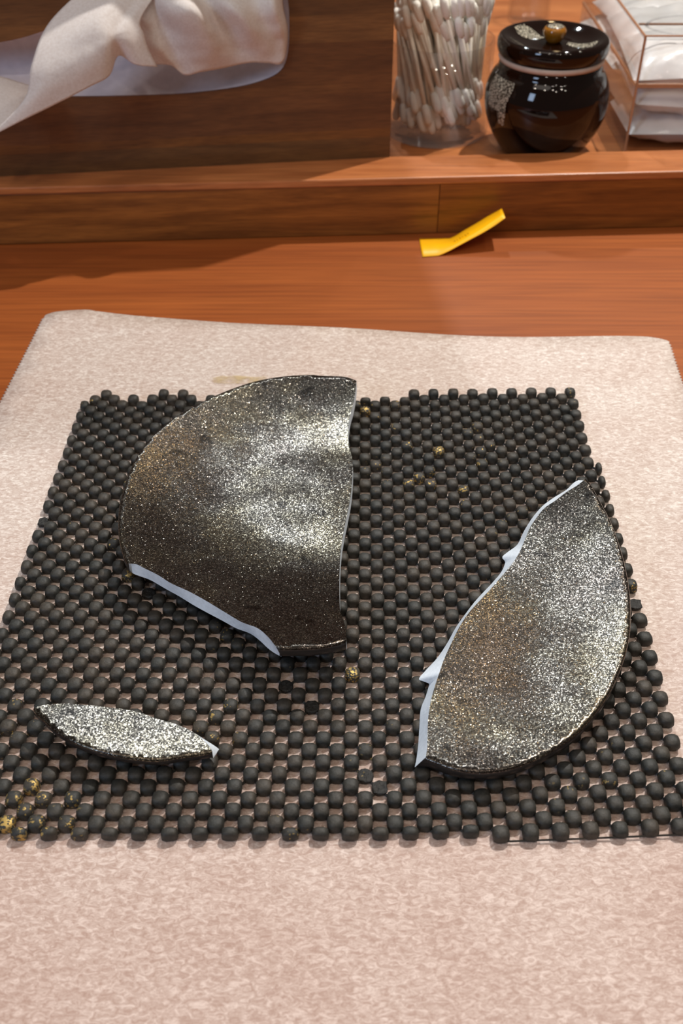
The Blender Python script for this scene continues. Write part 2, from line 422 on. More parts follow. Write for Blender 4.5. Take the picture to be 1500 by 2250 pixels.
mesh_gold = [bump_mesh('bump', M['rubber_gold'], 20 + s) for s in range(4)]
mesh_gold2 = [bump_mesh('bump', M['rubber_gold2'], 30 + s) for s in range(3)]
mesh_torn = [bump_mesh('bump', M['rubber_torn'], 40 + s, .0026, True) for s in range(4)]
gold2_px = [(18, 1802), (68, 1724), (30, 1750), (275, 1268), (807, 905), (968, 995), (40, 1832), (775, 1480)]
gold_px = [(43, 1778), (95, 1753), (155, 1755), (120, 1778), (105, 1832), (175, 1832), (145, 1806), (80, 1805), (440, 1600), (470, 1580), (482, 1556), (455, 1625), (490, 1545), (455, 1640),
           (824, 918), (955, 988), (940, 1040), (1015, 1078), (920, 1052), (905, 1058), (1055, 1022), (1050, 940), (1235, 855), (245, 1180), (870, 950), (900, 985), (875, 888), (1240, 1745), (1490, 1250), (950, 1075), (1020, 1100), (1330, 1700), (860, 1070), (285, 1230), (190, 868)]
torn_px = [(820, 1702), (850, 1728), (650, 1505), (630, 1510), (105, 1140), (88, 1155), (690, 1540), (1400, 1320), (330, 1300)]
def proj(x, y, z):
    d = Vector((x, y, z)) - O
    fw = Vector((0, math.cos(TH), -math.sin(TH))); up = Vector((0, math.sin(TH), math.cos(TH)))
    s = d.dot(fw); return 750 + F * d.x / s, 1125 - F * d.dot(up) / s
cells = []
for kk in range(-1, 53):                     # half rows
    k = kk / 2
    for n in range(-30, 24):
        if (n + kk) % 2: continue
        x, y = cell(n, k); px, py = proj(x, y, ZB)
        # the mat was cut by hand: left, right, back and front edges
        lx = -29.3 if k < 16 else -29.3 + .0 * k
        rx = 21.6 if k < 5.5 else 22.3
        if n < lx or n > rx: continue
        if k < 0 and n < 5 and not (n in (-27, -21, -19)): continue
        cut = 1.0
        if kk == 0 and -2 <= n < 5: cut = .55
        if n == -29: cut = -.7
        if n == 22: cut = 2 + min(1, .45 + (k - 5.5) * .06)
        if kk >= 51:
            if kk == 52 or n < -60: continue
            cut = .55 if n < 9 else 1.0
        cells.append((x, y, n, kk, px, py, cut))
def nearest(lst):
    s = set()
    for gx, gy in lst:
        i = min(range(len(cells)), key=lambda i: (cells[i][4] - gx) ** 2 + (cells[i][5] - gy) ** 2); s.add(i)
    return s
G2 = nearest(gold2_px); G1 = nearest(gold_px) - G2; TN = nearest(torn_px) - G1 - G2
vis = [i for i, c in enumerate(cells) if -20 < c[4] < 1520]
order = sorted(vis, key=lambda i: -cells[i][5]); single = set(order[:300])
rest_v = []; rest_f = []; rest_m = []
ZM = PT + .0005
rb = random.Random(3)
for i, (x, y, n, kk, px, py, cut) in enumerate(cells):
    me = rb.choice(mesh_gold2 if i in G2 else mesh_gold if i in G1 else mesh_torn if i in TN else mesh_plain)
    mi = 2 if i in G2 else 1 if i in G1 else 3 if i in TN else 0
    sx = sy = 1 + rb.uniform(-.035, .035); sz = 1 + rb.uniform(-.09, .06)
    ox = oy = 0
    if 0 < cut < 1: sy *= cut + .12; oy = .0009 * (1 if kk > 30 else -1)
    if cut > 1.5: sx *= cut - 2; ox = -(3 - cut) * .0012
    if cut < 0: sx *= .78; ox = .0005
    rz = rb.uniform(-.07, .07)
    x += rb.uniform(-.00008, .00008); y += rb.uniform(-.00008, .00008)
    if i in single:
        o = bpy.data.objects.new('bump', me); link(o); o.parent = mat_root
        o.location = (x + ox - mat_root.location.x, y + oy - mat_root.location.y, ZM - mat_root.location.z)
        o.scale = (sx, sy, sz); o.rotation_euler.z = rz
        if i in G2: o['label'] = 'black bump coated with gold powder'
        if i in TN: o['label'] = 'torn rough black bump'
    else:
        b0 = len(rest_v); c_, s_n = math.cos(rz), math.sin(rz)
        for q in me.vertices:
            vx, vy = q.co.x * sx, q.co.y * sy
            rest_v.append((x + ox + vx * c_ - vy * s_n, y + oy + vx * s_n + vy * c_, ZM + q.co.z * sz))
        for p in me.polygons: rest_f.append(tuple(b0 + j for j in p.vertices)); rest_m.append(mi)
L = mat_root.location
me = bpy.data.meshes.new('bump_field'); me.from_pydata([(a - L.x, b - L.y, c - L.z) for a, b, c in rest_v], [], rest_f)
for k in ('rubber', 'rubber_gold', 'rubber_gold2', 'rubber_torn'): me.materials.append(M[k])
me.polygons.foreach_set('material_index', rest_m); me.polygons.foreach_set('use_smooth', [True] * len(rest_f))
o = bpy.data.objects.new('bump_field', me); link(o); o.parent = mat_root; o['kind'] = 'stuff'
# scrim threads that tie the bumps together, seen in the holes and along the cut edges
tv = []; tf = []
have = {(c[2], c[3]) for c in cells}
def thread(p, q, w, z):
    d = (q - p); d.z = 0; d.normalize(); s = Vector((-d.y, d.x, 0)) * w; b0 = len(tv)
    for a in (p, q):
        for sg, zz in ((-1, 0), (1, 0), (0, w * 1.6)): tv.append((a.x + s.x * sg - L.x, a.y + s.y * sg - L.y, z + zz - L.z))
    for a, b in ((0, 1), (1, 2), (2, 0)): tf.append((b0 + a, b0 + b, b0 + 3 + b, b0 + 3 + a))
for (x, y, n, kk, px, py, cut) in cells:
    for dx in (-1, 1):
        x2, y2 = cell(n + dx, (kk + 1) / 2)
        if kk >= 51: continue
        if (n + dx, kk + 1) not in have: continue
        thread(Vector((x, y, 0)), Vector((x2, y2, 0)), .00045, ZM + .0002)
for n in range(9, 22):
    x1, y1 = cell(n, 25.5); x2, y2 = cell(n + 1, 25.5); thread(Vector((x1, y1 - .0017, 0)), Vector((x2, y2 - .0017, 0)), .0003, ZM + .0004)
o = obj('scrim_net', tv, tf, M['rubber'], smooth=False); o.parent = mat_root; o['kind'] = 'stuff'

# ------------------------------------------------------------ broken plate
def resample(px, key, n):
    """pixel polyline resampled so that both edges of a break run side by side"""
    P = cr([(a, b, 0) for a, b in px], 6); ks = [key(p) for p in P]
    out = []
    for i in range(n):
        t = i / (n - 1); k = ks[0] + (ks[-1] - ks[0]) * t; sgn = 1 if ks[-1] > ks[0] else -1
        j = 0
        while j < len(ks) - 2 and (ks[j + 1] - k) * sgn < 0: j += 1
        d = ks[j + 1] - ks[j]; u = 0 if abs(d) < 1e-6 else min(1, max(0, (k - ks[j]) / d))
        out.append(P[j].lerp(P[j + 1], u))
    return out
def shard(label, segs, f, T, step=.0016, seed=0, labels=None):
    """segs: list of (kind, top pixels, bottom pixels or None, key); outline runs round the piece"""
    topo = []; boto = []; kinds = []
    for kind, tp, bt, key, n in segs:
        if kind == 'rim':
            P = cr([(a, b, 0) for a, b in tp], 4)
            T3 = [surf(p.x, p.y, f) for p in P]
            if bt is None: B3 = None
            else:
                Q = resample(bt, key, len(P)) if key else cr([(a, b, 0) for a, b in bt], 4)
                B3 = None
            T3 = T3[:-1]; B3 = [Vector((p.x, p.y, p.z - T)) for p in T3]
        else:
            P = resample(tp, key, n); T3 = [surf(p.x, p.y, f) for p in P][:-1]
            if bt: Q = resample(bt, key, n); B3 = [surf(p.x, p.y, lambda x, y: f(x, y) - T) for p in Q][:-1]
            else: B3 = [Vector((p.x + .0002, p.y, p.z - T)) for p in T3]
        topo += T3; boto += B3; kinds += [kind] * len(T3)
    n = len(topo); cx = sum(p.x for p in topo) / n; cy = sum(p.y for p in topo) / n
    root = empty('plate_shard', (cx, cy, min(f(p.x, p.y) for p in topo) - T), label, 'plate shard', 'pieces of one broken plate')
    poly = [Vector((p.x, p.y)) for p in topo]
    vv, ff = fill(poly, step, None)
    def tz(x, y): return f(x, y) + .00016 * noise.noise(Vector((x * 85, y * 85, seed)))
    V = [Vector((p.x, p.y, tz(p.x, p.y))) for p in vv]; nt_ = len(V)
    # rim lip rings
    area = sum(poly[i].x * poly[(i + 1) % n].y - poly[(i + 1) % n].x * poly[i].y for i in range(n))
    sg = 1 if area > 0 else -1
    out = []
    for i in range(n):
        d = poly[(i + 1) % n] - poly[i - 1]; o_ = Vector((d.y, -d.x)) * sg
        out.append(o_.normalized() if o_.length > 0 else Vector((0, 0)))
    mid = []; low = []; bot = []
    for i in range(n):
        k = .00055 if kinds[i] == 'rim' and kinds[i - 1] == 'rim' else 0
        z = V[i].z
        if k:
            mid.append(Vector((topo[i].x + out[i].x * k, topo[i].y + out[i].y * k, z - .0007)))
            low.append(Vector((boto[i].x + out[i].x * k * .8, boto[i].y + out[i].y * k * .8, boto[i].z + .0010)))
            bot.append(Vector((boto[i].x - out[i].x * .0006, boto[i].y - out[i].y * .0006, boto[i].z)))
        else:
            a = Vector((topo[i].x, topo[i].y, z)); b = boto[i]
            mid.append(a.lerp(b, .12)); low.append(a.lerp(b, .85)); bot.append(b.copy())
    base = len(V); V += mid + low + bot
    F_ = list(ff); FM = [0] * len(ff)
    # glaze skin on the break sits as a thin dark line; the rest of the break is bare
    WV = []; WF = []
    for i in range(n):
        j = (i + 1) % n
        rings = [(i, j), (base + i, base + j), (base + n + i, base + n + j), (base + 2 * n + i, base + 2 * n + j)]
        for r in range(3):
            q = (rings[r][0], rings[r][1], rings[r + 1][1], rings[r + 1][0])
            if kinds[i] == 'rim': F_.append(q); FM.append(0 if r == 0 else 1)
            else: WF.append((kinds[i], q))
    # underside, same plan as the top
    off = len(V); mp = {}
    for idx in range(len(vv)):
        if idx < n: mp[idx] = base + 2 * n + idx
        else: mp[idx] = len(V); V.append(Vector((vv[idx].x, vv[idx].y, f(vv[idx].x, vv[idx].y) - T)))
    F_ += [tuple(mp[i] for i in q)[::-1] for q in ff]; FM += [1] * len(ff)
    me = bpy.data.meshes.new('glazed_body'); me.from_pydata([tuple(p - root.location) for p in V], [], F_)
    me.materials.append(M['glaze']); me.materials.append(M['underglaze'])
    me.polygons.foreach_set('material_index', FM); me.polygons.foreach_set('use_smooth', [True] * len(F_))
    o = bpy.data.objects.new('glazed_body', me); link(o); o.parent = root
    for kd in sorted(set(k for k, _ in WF)):
        used = {}; vs = []; fs = []
        for k, q in WF:
            if k != kd: continue
            r = []
            for i in q:
                if i not in used: used[i] = len(vs); vs.append(V[i])
                r.append(used[i])
            fs.append(tuple(r))
        o = child('broken_edge', vs, fs, M['ceramic'], root); o['label'] = 'bare white broken edge'
    return root
def dish(cx, cy, R, r0, zb, rise, tx=0, ty=0, pw=2.0):
    def f(x, y):
        r = math.hypot(x - cx, y - cy); t = max(0, (r - r0) / (R - r0))
        return zb + rise * min(t, 1.25) ** pw + tx * (x - cx) + ty * (y - cy)
    return f
ZP = ZM + .0034 + .0002
kx = lambda p: p.x
ky = lambda p: p.y
TK = .0045
f1 = dish(-.0071, .281, .072, .026, ZP + TK, .0090, pw=1.7)
big_rim1 = [(282.5, 1238), (273, 1218), (265, 1187), (262.5, 1148), (265, 1109), (275, 1071), (288, 1032), (306, 997), (329, 966), (356, 939), (387, 916), (426, 893), (464, 873), (511, 854), (557, 839), (607, 829), (646, 825), (685, 823.5), (704, 825.5), (743, 826.5), (762, 829), (783, 837)]
big_brR = [(783, 837), (781, 858), (775.6, 889), (769, 912), (765, 939), (765, 974), (770, 993), (774.5, 1016.6), (773.7, 1051), (770, 1090), (762, 1132.6), (754, 1171), (748.5, 1210), (746, 1248.6), (745.5, 1295), (746.5, 1335), (749, 1350), (755, 1364), (759, 1380), (761, 1407)]
big_rim2 = [(761, 1406), (735, 1413.5), (700, 1419), (665, 1421), (635, 1421.5), (606, 1421)]
big_brL = [(606, 1421), (588, 1399), (565, 1380), (530, 1366.5), (491, 1343), (452.7, 1320), (414, 1299), (375, 1281), (348, 1264), (317, 1248.6), (300, 1240), (282.5, 1238)]
big_brLb = [(618, 1443), (603, 1435), (588, 1424), (568.7, 1406), (549, 1392), (518, 1380), (487, 1363), (456.5, 1347), (425.6, 1330), (394.7, 1311), (364, 1294), (329, 1274), (294, 1261), (282.5, 1250)]
shard('large half-round dark metallic plate shard with white broken edge at lower left', [
    ('rim', big_rim1, None, None, 0), ('break_r', big_brR, None, ky, 90), ('rim', big_rim2, None, None, 0), ('break_l', big_brL, big_brLb, kx, 90)], f1, TK, seed=1)
f2 = dish(.0109, .219, .0855, .038, ZP + TK, .0078, pw=1.7)
r_rim = [(1286, 1052), (1298, 1067.7), (1320, 1108), (1342, 1152), (1360, 1203), (1373, 1254.7), (1380.5, 1306), (1382, 1350), (1380.5, 1386.7), (1373, 1427), (1360, 1467), (1342, 1507.7), (1320, 1544), (1290.7, 1581), (1257.7, 1614), (1221, 1639.7), (1180.7, 1661.7), (1136.7, 1680), (1100, 1689), (1063, 1693), (1026.7, 1691), (990, 1683.7), (953, 1670), (935, 1664)]
r_br = [(935, 1664), (938, 1643), (938.7, 1614), (940.5, 1577), (946, 1540.7), (955, 1507.7), (966, 1474.7), (975, 1449), (990, 1416), (1008, 1379), (1030, 1346), (1056, 1317), (1081.7, 1289.5), (1107, 1260), (1129, 1232.7), (1142, 1210.7), (1153, 1185), (1162, 1163), (1173, 1144.7), (1195, 1117), (1221, 1099), (1243, 1082), (1268.7, 1066), (1286, 1052)]
r_brb = [(911, 1686), (915, 1665), (918.5, 1636), (921, 1599), (924, 1559), (935, 1529.7), (942, 1506), (940, 1500), (920, 1493), (935, 1473), (960.7, 1445), (982.7, 1412), (1001, 1379), (1026.7, 1342.7), (1048.7, 1315), (1078, 1284), (1100, 1258), (1109, 1238), (1108, 1232), (1103, 1223.5), (1118, 1210.7), (1136.7, 1196), (1151, 1166.7), (1169.7, 1137), (1191.7, 1111.7), (1217, 1093), (1243, 1077), (1261, 1060), (1279.7, 1051)]
shard('crescent dark metallic plate shard at the right of the mat, white break facing left', [
    ('rim', r_rim, None, None, 0), ('break_l', r_br, r_brb, ky, 160)], f2, TK, seed=2)
f3 = dish(-.052, .2150, .047, .0, ZP + .0052, .0022, tx=-.048, pw=2)
s_br = [(73, 1557), (90, 1550), (114, 1547), (145.6, 1546), (180, 1548.5), (222, 1552), (277, 1559), (312, 1567.6), (346.7, 1580), (381, 1590), (409, 1600.5), (430, 1612.7), (447, 1626.5), (459, 1638.7), (466, 1650)]
s_brb = [(77, 1568), (90, 1562), (114, 1561), (145.6, 1560), (180, 1562), (222, 1566), (277, 1571), (312, 1580), (346.7, 1592), (381, 1600), (415, 1608), (437, 1618), (464, 1634), (480, 1645), (488, 1653)]
s_rim = [(466, 1650), (433, 1655), (398.7, 1659), (346.7, 1666.4), (294.7, 1663), (242.7, 1654), (194, 1640), (156, 1623), (121, 1600.5), (93.6, 1576), (73, 1557)]
shard('small leaf-shaped dark metallic plate chip lying at the lower left of the mat', [
    ('break_s', s_br, s_brb, kx, 60), ('rim', s_rim, None, None, 0)], f3, .0034, step=.0012, seed=3)

# ------------------------------------------------------------ yellow strip
K = .30
te = cr([(920.7, 526, 0), (937, 528, 0), (958, 529, 0), (977, 527, 0), (998, 519, 0), (1019, 506, 0), (1045, 491, 0), (1071, 475, 0), (1102, 458, 0)], 4)
be = cr([(927.7, 566, 0), (946, 565, 0), (963, 562, 0), (984, 553, 0), (1010, 539, 0), (1036, 525, 0), (1062, 511, 0), (1088, 495, 0), (1110, 479, 0)], 4)
def lift(p, sh0, sh1):
    t = (p.x - sh0[0]) / (sh1[0] - sh0[0]); sy = sh0[1] + (sh1[1] - sh0[1]) * t; z = .0003
    for _ in range(20):
        s = bp(p.x, sy, 0); q = bpv(p.x, p.y, Vector((0, s.y + K * z, 0)), Vector((0, 1, 0))); z = max(.0003, q.z)
    return Vector((q.x, q.y, z))
T1 = [lift(p, (921, 526), (1098, 524)) for p in te]; B1 = [lift(p, (928, 566), (1108, 553)) for p in be]
V = []; Fc = []
for a, b in zip(T1, B1): V += [a, (a + b) / 2, b]
for i in range(len(T1) - 1):
    for j in (0, 1): q = i * 3 + j; Fc.append((q, q + 1, q + 4, q + 3))
ye = obj('yellow_strip', V, Fc, M['yellow']); s_ = ye.modifiers.new('thickness', 'SOLIDIFY'); s_.thickness = .00025; s_.offset = 1
tag(ye, 'short bright yellow tape strip curling up from the counter in front of the ledge', 'tape strip')
# faint stamped characters half way along
pv = []; pf = []
for q, (i, w_) in enumerate([(15, .5), (16, .6), (17, .5), (18, .45), (19, .6), (20, .5)]):
    a = T1[i].lerp(B1[i], .40); b = T1[i].lerp(B1[i], .40 + .28 * w_); dx = (T1[i + 1] - T1[i]) * (.35 if q % 2 else .5); up = Vector((-.0001, -.0003, .0004))
    k = len(pv); pv += [a + up, a + dx + up, b + dx + up, b + up]; pf.append((k, k + 1, k + 2, k + 3))
o = obj('printed_marks', pv, pf, M['print'], smooth=False); o.parent = ye; o['label'] = 'faint stamped marks'

# ------------------------------------------------------------ tissue box
bl = bp(0, 388, H); br = bp(856, 345, H); be_ = (br - bl).normalized(); bn = Vector((be_.y, -be_.x, 0))   # bn towards the camera
xr = (br - bl).length; xl = xr - .27
def fp(px, py, d=0): return bpv(px, py, bl + bn * d, bn)
def loc2(p): return ((p - bl).dot(be_), p.z)
BH = H + .19
box = empty('tissue_box', bl + be_ * (xr - .13), 'dark brown wooden tissue box with an oval front opening, standing on the ledge', 'tissue box')
hole = [loc2(fp(x, y)) for x, y in [(q.x, q.y) for q in cr([(-260, 120, 0), (-240, 175, 0), (-120, 203, 0), (0, 211, 0), (100, 213, 0), (200, 213, 0), (300, 211, 0), (400, 207, 0), (500, 196, 0), (565, 182, 0), (610, 162, 0), (630, 130, 0), (636, 60, 0), (628, -20, 0), (590, -80, 0), (480, -110, 0), (330, -80, 0), (200, 0, 0), (130, 50, 0), (85, 72, 0), (0, 93, 0), (-120, 100, 0), (-230, 105, 0)], 4)]]
out_ = [(xl, H), (xr, H), (xr, BH), (xl, BH)]
pts = [Vector(p) for p in out_] + [Vector(p) for p in hole]; nh = len(hole)
ed = [(i, (i + 1) % 4) for i in range(4)] + [(4 + i, 4 + (i + 1) % nh) for i in range(nh)]
cv, ce, cf, *_ = delaunay_2d_cdt(pts, ed, [], 0, 1e-8)
def inpoly(x, y, P):
    c = False; j = len(P) - 1
    for i in range(len(P)):
        a = P[i]; b = P[j]
        if (a[1] > y) != (b[1] > y) and x < (b[0] - a[0]) * (y - a[1]) / (b[1] - a[1]) + a[0]: c = not c
        j = i
    return c
cf = [q for q in cf if not inpoly(sum(cv[i].x for i in q) / len(q), sum(cv[i].y for i in q) / len(q), hole)]
def w3(x, z, d): return bl + be_ * x + bn * d + Vector((0, 0, z - H))
th_ = .008; nv = len(cv)
V = [w3(p.x, p.y, 0) for p in cv] + [w3(p.x, p.y, -th_) for p in cv]
Fc = [tuple(q) for q in cf] + [tuple(i + nv for i in q)[::-1] for q in cf]
Fc += [(4 + i, 4 + (i + 1) % nh, nv + 4 + (i + 1) % nh, nv + 4 + i) for i in range(nh)] + [(i, (i + 1) % 4, nv + (i + 1) % 4, nv + i) for i in range(4)]
zz = lambda py: fp(400, py).z
z0, z1 = zz(355), zz(0)
bnds = [(0, (.62, .60, .55)), (.10, (.85, .72, .5)), (.16, (.62, .52, .5)), (.40, (.72, .62, .56)), (.46, (.6, .5, .45)), (.72, (.8, .76, .72)), (.88, (.62, .58, .55))]
M['boxwood'] = wood('tissue_box_wood', rgb(92, 54, 24), rgb(140, 88, 44), .5, .05, (9, 80, 130), bands=None)
box_band = wood('laminated_box_wood', rgb(108, 70, 36), rgb(156, 108, 60), .5, .05, (10, 70, 110), bands=(z0 - H, z1 - H, bnds))
fr = child('front_panel', V, Fc, box_band, box, smooth=False)
def panel(name, x0, x1, d0, d1, a, b, m):
    v = [w3(x, z, d) for z in (a, b) for x, d in ((x0, d0), (x1, d0), (x1, d1), (x0, d1))]
    o = child(name, v, [(0, 3, 2, 1), (4, 5, 6, 7), (0, 1, 5, 4), (1, 2, 6, 5), (2, 3, 7, 6), (3, 0, 4, 7)], m, box, smooth=False); bevel(o, .0006); return o
DB = .012
panel('side_panel', xr - .008, xr, -DB - .11, -th_ - .0002, H, BH, M['boxwood'])
panel('side_panel', xl, xl + .008, -DB - .11, -th_ - .0002, H, BH, M['boxwood'])
panel('back_panel', xl, xr, -DB - .118, -DB - .1102, H, BH, M['boxwood'])
panel('top_panel', xl, xr, -DB - .118, 0, BH + .0001, BH + .008, M['boxwood'])
panel('base_panel', xl + .0082, xr - .0082, -DB - .11, -th_ - .0002, H, H + .006, M['boxwood'])
# grey liner set just behind the opening
hc = (sum(p[0] for p in hole) / nh, sum(p[1] for p in hole) / nh)
ring0 = [w3(*p, -.0015) for p in hole]; ring1 = [w3(hc[0] + (p[0] - hc[0]) * .985, hc[1] + (p[1] - hc[1]) * .97, -.004) for p in hole]
ring2 = [w3(hc[0] + (p[0] - hc[0]) * .90, hc[1] + (p[1] - hc[1]) * .72, -.014) for p in hole]; ring3 = [w3(hc[0] + (p[0] - hc[0]) * .5, hc[1] + (p[1] - hc[1]) * .4, -.022) for p in hole]
V = ring0 + ring1 + ring2 + ring3; Fc = [(r * nh + i, r * nh + (i + 1) % nh, (r + 1) * nh + (i + 1) % nh, (r + 1) * nh + i) for r in range(3) for i in range(nh)]
Fc.append(tuple(3 * nh + i for i in range(nh)))
o = child('inner_liner', V, Fc, M['liner'], box); o['label'] = 'pale grey liner inside the opening'

def sheet(name, cols, label, nu=6, nvv=9, amp=.0002, seed=0):
    """cols: for each column a list of (px, py, mm in front of the box face)"""
    P = [[fp(x, y, d / 1000) for x, y, d in c] for c in cols]
    P = [cr(c, nvv) for c in P]; rows = len(P[0]); G = [cr([c[r] for c in P], nu) for r in range(rows)]
    V = []; Fc = []; W = len(G[0])
    for r, row in enumerate(G):
        for k, p in enumerate(row):
            s = noise.noise(Vector((p.x * 60, p.z * 60, seed))) * amp * 1.5 + noise.noise(Vector((p.x * 190, p.z * 190, seed + 5))) * amp
            V.append(p + bn * s)
    for r in range(rows - 1):
        for k in range(W - 1): a = r * W + k; Fc.append((a, a + 1, a + W + 1, a + W))
    o = obj(name, V, Fc, M['tissue']); s_ = o.modifiers.new('thickness', 'SOLIDIFY'); s_.thickness = .00012
    tag(o, label, 'tissue'); return o
cA = [[(235, -70, 5), (112, 45, 22), (70, 140, 36), (55, 215, 40), (-25, 302, 42)],
      [(262, -70, 5), (150, 45, 26), (112, 130, 38), (88, 195, 42), (55, 262, 42)],
      [(290, -70, 5), (190, 40, 29), (155, 118, 38), (138, 172, 41), (130, 225, 40)],
      [(315, -70, 5), (222, 32, 30), (200, 100, 37), (192, 145, 39), (198, 190, 37)],
      [(335, -70, 5), (245, 42, 30), (232, 88, 36), (233, 128, 36), (240, 166, 33)],
      [(350, -70, 5), (262, 50, 29), (253, 82, 33), (254, 102, 31), (260, 122, 26)],
      [(365, -70, 5), (285, 45, 27), (278, 78, 31), (283, 104, 31), (298, 142, 29)],
      [(385, -70, 4), (312, 35, 23), (316, 75, 26), (326, 108, 26), (346, 147, 25)]]
sheet('tissue', cA, 'white tissue flap hanging from the left of the box opening to a pointed corner', seed=1)
cB = [[(240, -70, 2), (262, 20, 8), (288, 70, 9), (310, 105, 9), (338, 141, 9)],
      [(270, -70, 2), (300, 15, 15), (330, 65, 17), (350, 110, 17), (375, 143, 13)],
      [(300, -70, 2), (335, 15, 14), (365, 65, 15), (385, 118, 14), (406, 165, 12)],
      [(330, -70, 2), (370, 12, 25), (405, 65, 24), (430, 112, 19), (440, 158, 13)],
      [(370, -70, 2), (420, 8, 27), (450, 60, 26), (470, 105, 20), (480, 151, 10)],
      [(400, -70, 2), (455, 8, 14), (490, 58, 13), (520, 100, 11), (545, 138, 8)],
      [(450, -70, 1), (500, 5, 21), (535, 50, 20), (562, 92, 14), (588, 138, 6)],
      [(540, -70, 1), (560, 5, 12), (580, 55, 12), (600, 90, 9), (612, 141, 5)],
      [(590, -70, 1), (600, 5, 15), (616, 55, 12), (625, 88, 7), (624, 130, 4)],
      [(622, -70, 0), (621, 5, 4), (631, 55, 2), (632, 85, 1), (629, 112, 1)]]
sheet('tissue', cB, 'crumpled white tissue bunched in the right half of the box opening', amp=.0006, seed=4)
cC = [[(-60, 160, 6), (-60, 220, 22), (-60, 300, 38)], [(0, 168, 6), (0, 220, 22), (-5, 282, 36)], [(40, 180, 6), (42, 212, 18), (30, 250, 28)], [(75, 190, 6), (75, 205, 12), (70, 220, 16)]]
sheet('tissue', cC, 'brighter white tissue corner at the far left behind the hanging flap', seed=8)

# ------------------------------------------------------------ cotton swab jar
p0 = bp(956, 330, ZS); rj = abs(bp(1068, 300, ZS).x - bp(858, 300, ZS).x) / 2
rj *= 1.07
jc = Vector((bp(960, 300, ZS).x, p0.y + rj, ZS + .0004))
JH = bpv(1000, 118, Vector((0, jc.y - rj, 0)), Vector((0, 1, 0))).z - jc.z
jar = empty('swab_jar', jc, 'round clear plastic jar packed with cotton swabs beside the tissue box', 'jar')
v, f = lathe([(rj - .001, 0), (rj, .001), (rj, JH), (rj - .0014, JH), (rj - .0014, .004), (.0005, .003)], jc, 64, close=False)
f.append(tuple(range(64))[::-1]); f.append(tuple(5 * 64 + k for k in range(64)))
child('jar_wall', v, f, M['clear'], jar)
sl = JH * 1.16; sr = .0012
def swab_meshes():
    v, f = lathe([(sr, 0), (sr, 1)], Vector((0, 0, 0)), 7)
    st = bpy.data.meshes.new('swab_stick'); st.from_pydata([(a, b, c * sl) for a, b, c in v], [], f); st.materials.append(M['swab_stick'])
    tip_v, tip_f = lathe([(sr, -.010), (sr * 1.9, -.008), (sr * 2.1, -.004), (sr * 1.95, -.0008), (sr * 1.2, .0012), (.0001, .0016)], Vector((0, 0, 0)), 9)
    tp = bpy.data.meshes.new('cotton_tip'); tp.from_pydata(tip_v, [], tip_f); tp.materials.append(M['swab_tip'])
    for p in list(st.polygons) + list(tp.polygons): p.use_smooth = True
    return st, tp
stick, tip = swab_meshes()
rs = random.Random(11); rin = rj - .004; nsw = 230
for i in range(nsw):
    a = i * 2.39996; rr = rin * math.sqrt((i + .5) / nsw)
    bx, by = rr * math.cos(a), rr * math.sin(a)
    tw = -1.0 * (rr / rin) + rs.uniform(-.35, .35); rt = min(rin * 1.03, rr * 1.06 + rs.uniform(0, .0025))
    tx, ty = rt * math.cos(a + tw), rt * math.sin(a + tw)
    p = jc + Vector((bx * .96, by * .96, .0062 + rs.uniform(0, .018))); d = Vector((tx - bx * .96, ty - by * .96, sl)).normalized()
    s = bpy.data.objects.new('cotton_swab', stick); link(s); s.location = p; s.rotation_mode = 'QUATERNION'
    s.rotation_quaternion = d.to_track_quat('Z', 'Y')
    tag(s, 'white cotton swab standing among the others in the clear jar', 'cotton swab', 'cotton swabs in the clear jar')
    t1 = bpy.data.objects.new('cotton_tip', tip); link(t1); t1.parent = s; t1.location = (0, 0, sl)
    t2 = bpy.data.objects.new('cotton_tip', tip); link(t2); t2.parent = s; t2.rotation_euler = (math.pi, 0, 0)

# ------------------------------------------------------------ dark lidded jar
jb = bp(1196, 322, ZS); RB = .0
kc = Vector((jb.x - .0035, lipp.y + .0275, ZS + .0003))
scale_at = lambda P: F / ((P - O).dot(Vector((0, math.cos(TH), -math.sin(TH)))))     # pixels per metre
RB = 134 / scale_at(kc + Vector((0, 0, .025))); RL = 123 / scale_at(kc + Vector((0, 0, .06)))
zt = lambda py, yy: bpv(1215, py, Vector((0, yy, 0)), Vector((0, 1, 0))).z - kc.z
HL = zt(92, kc.y)                 # height of the widest line of the lid
pot = empty('ceramic_jar', kc, 'glossy dark brown ceramic jar with lid and amber knob between swab jar and acrylic box', 'jar')
HN = HL - .0085
body = [(RB * .62, 0), (RB * .66, .0012), (RB * .80, HN * .16), (RB * .94, HN * .36), (RB, HN * .56), (RB * .985, HN * .72), (RB * .91, HN * .85), (RB * .84, HN * .91), (RB * .82, HN * .96), (RL * .88, HN), (RL * .80, HN + .0004), (RL * .7, HN - .002)]
pb = cr([(a, 0, b) for a, b in body], 3); v, f = lathe([(p.x, p.z) for p in pb], kc, 72); child('body', v, f, M['gloss_black'], pot)
lid = [(RL * .72, HN + .0008), (RL * .88, HN + .0010), (RL * .93, HN + .0022), (RL * .98, HN + .0045), (RL, HL - .001), (RL * .985, HL + .002), (RL * .93, HL + .0034), (RL * .84, HL + .0030), (RL * .66, HL + .0005), (RL * .45, HL - .0006), (RL * .22, HL), (.0002, HL)]
pl_ = cr([(a, 0, b) for a, b in lid], 3); v, f = lathe([(p.x, p.z) for p in pl_], kc, 72, close=False); child('lid', v, f, M['gloss_black'], pot)
lido = bpy.context.scene.collection.objects[-1] if False else [c for c in pot.children if c.name.startswith('lid')][0]
v, f = lathe([(RL * .80, HN + .0002), (RL * .935, HN - .0002), (RL * .955, HN + .0012), (RL * .945, HN + .0026), (RL * .80, HN + .0030)], kc, 64); o = child('clay_ring', v, f, M['bare_clay'], pot); o['label'] = 'unglazed pale ring under the lid'
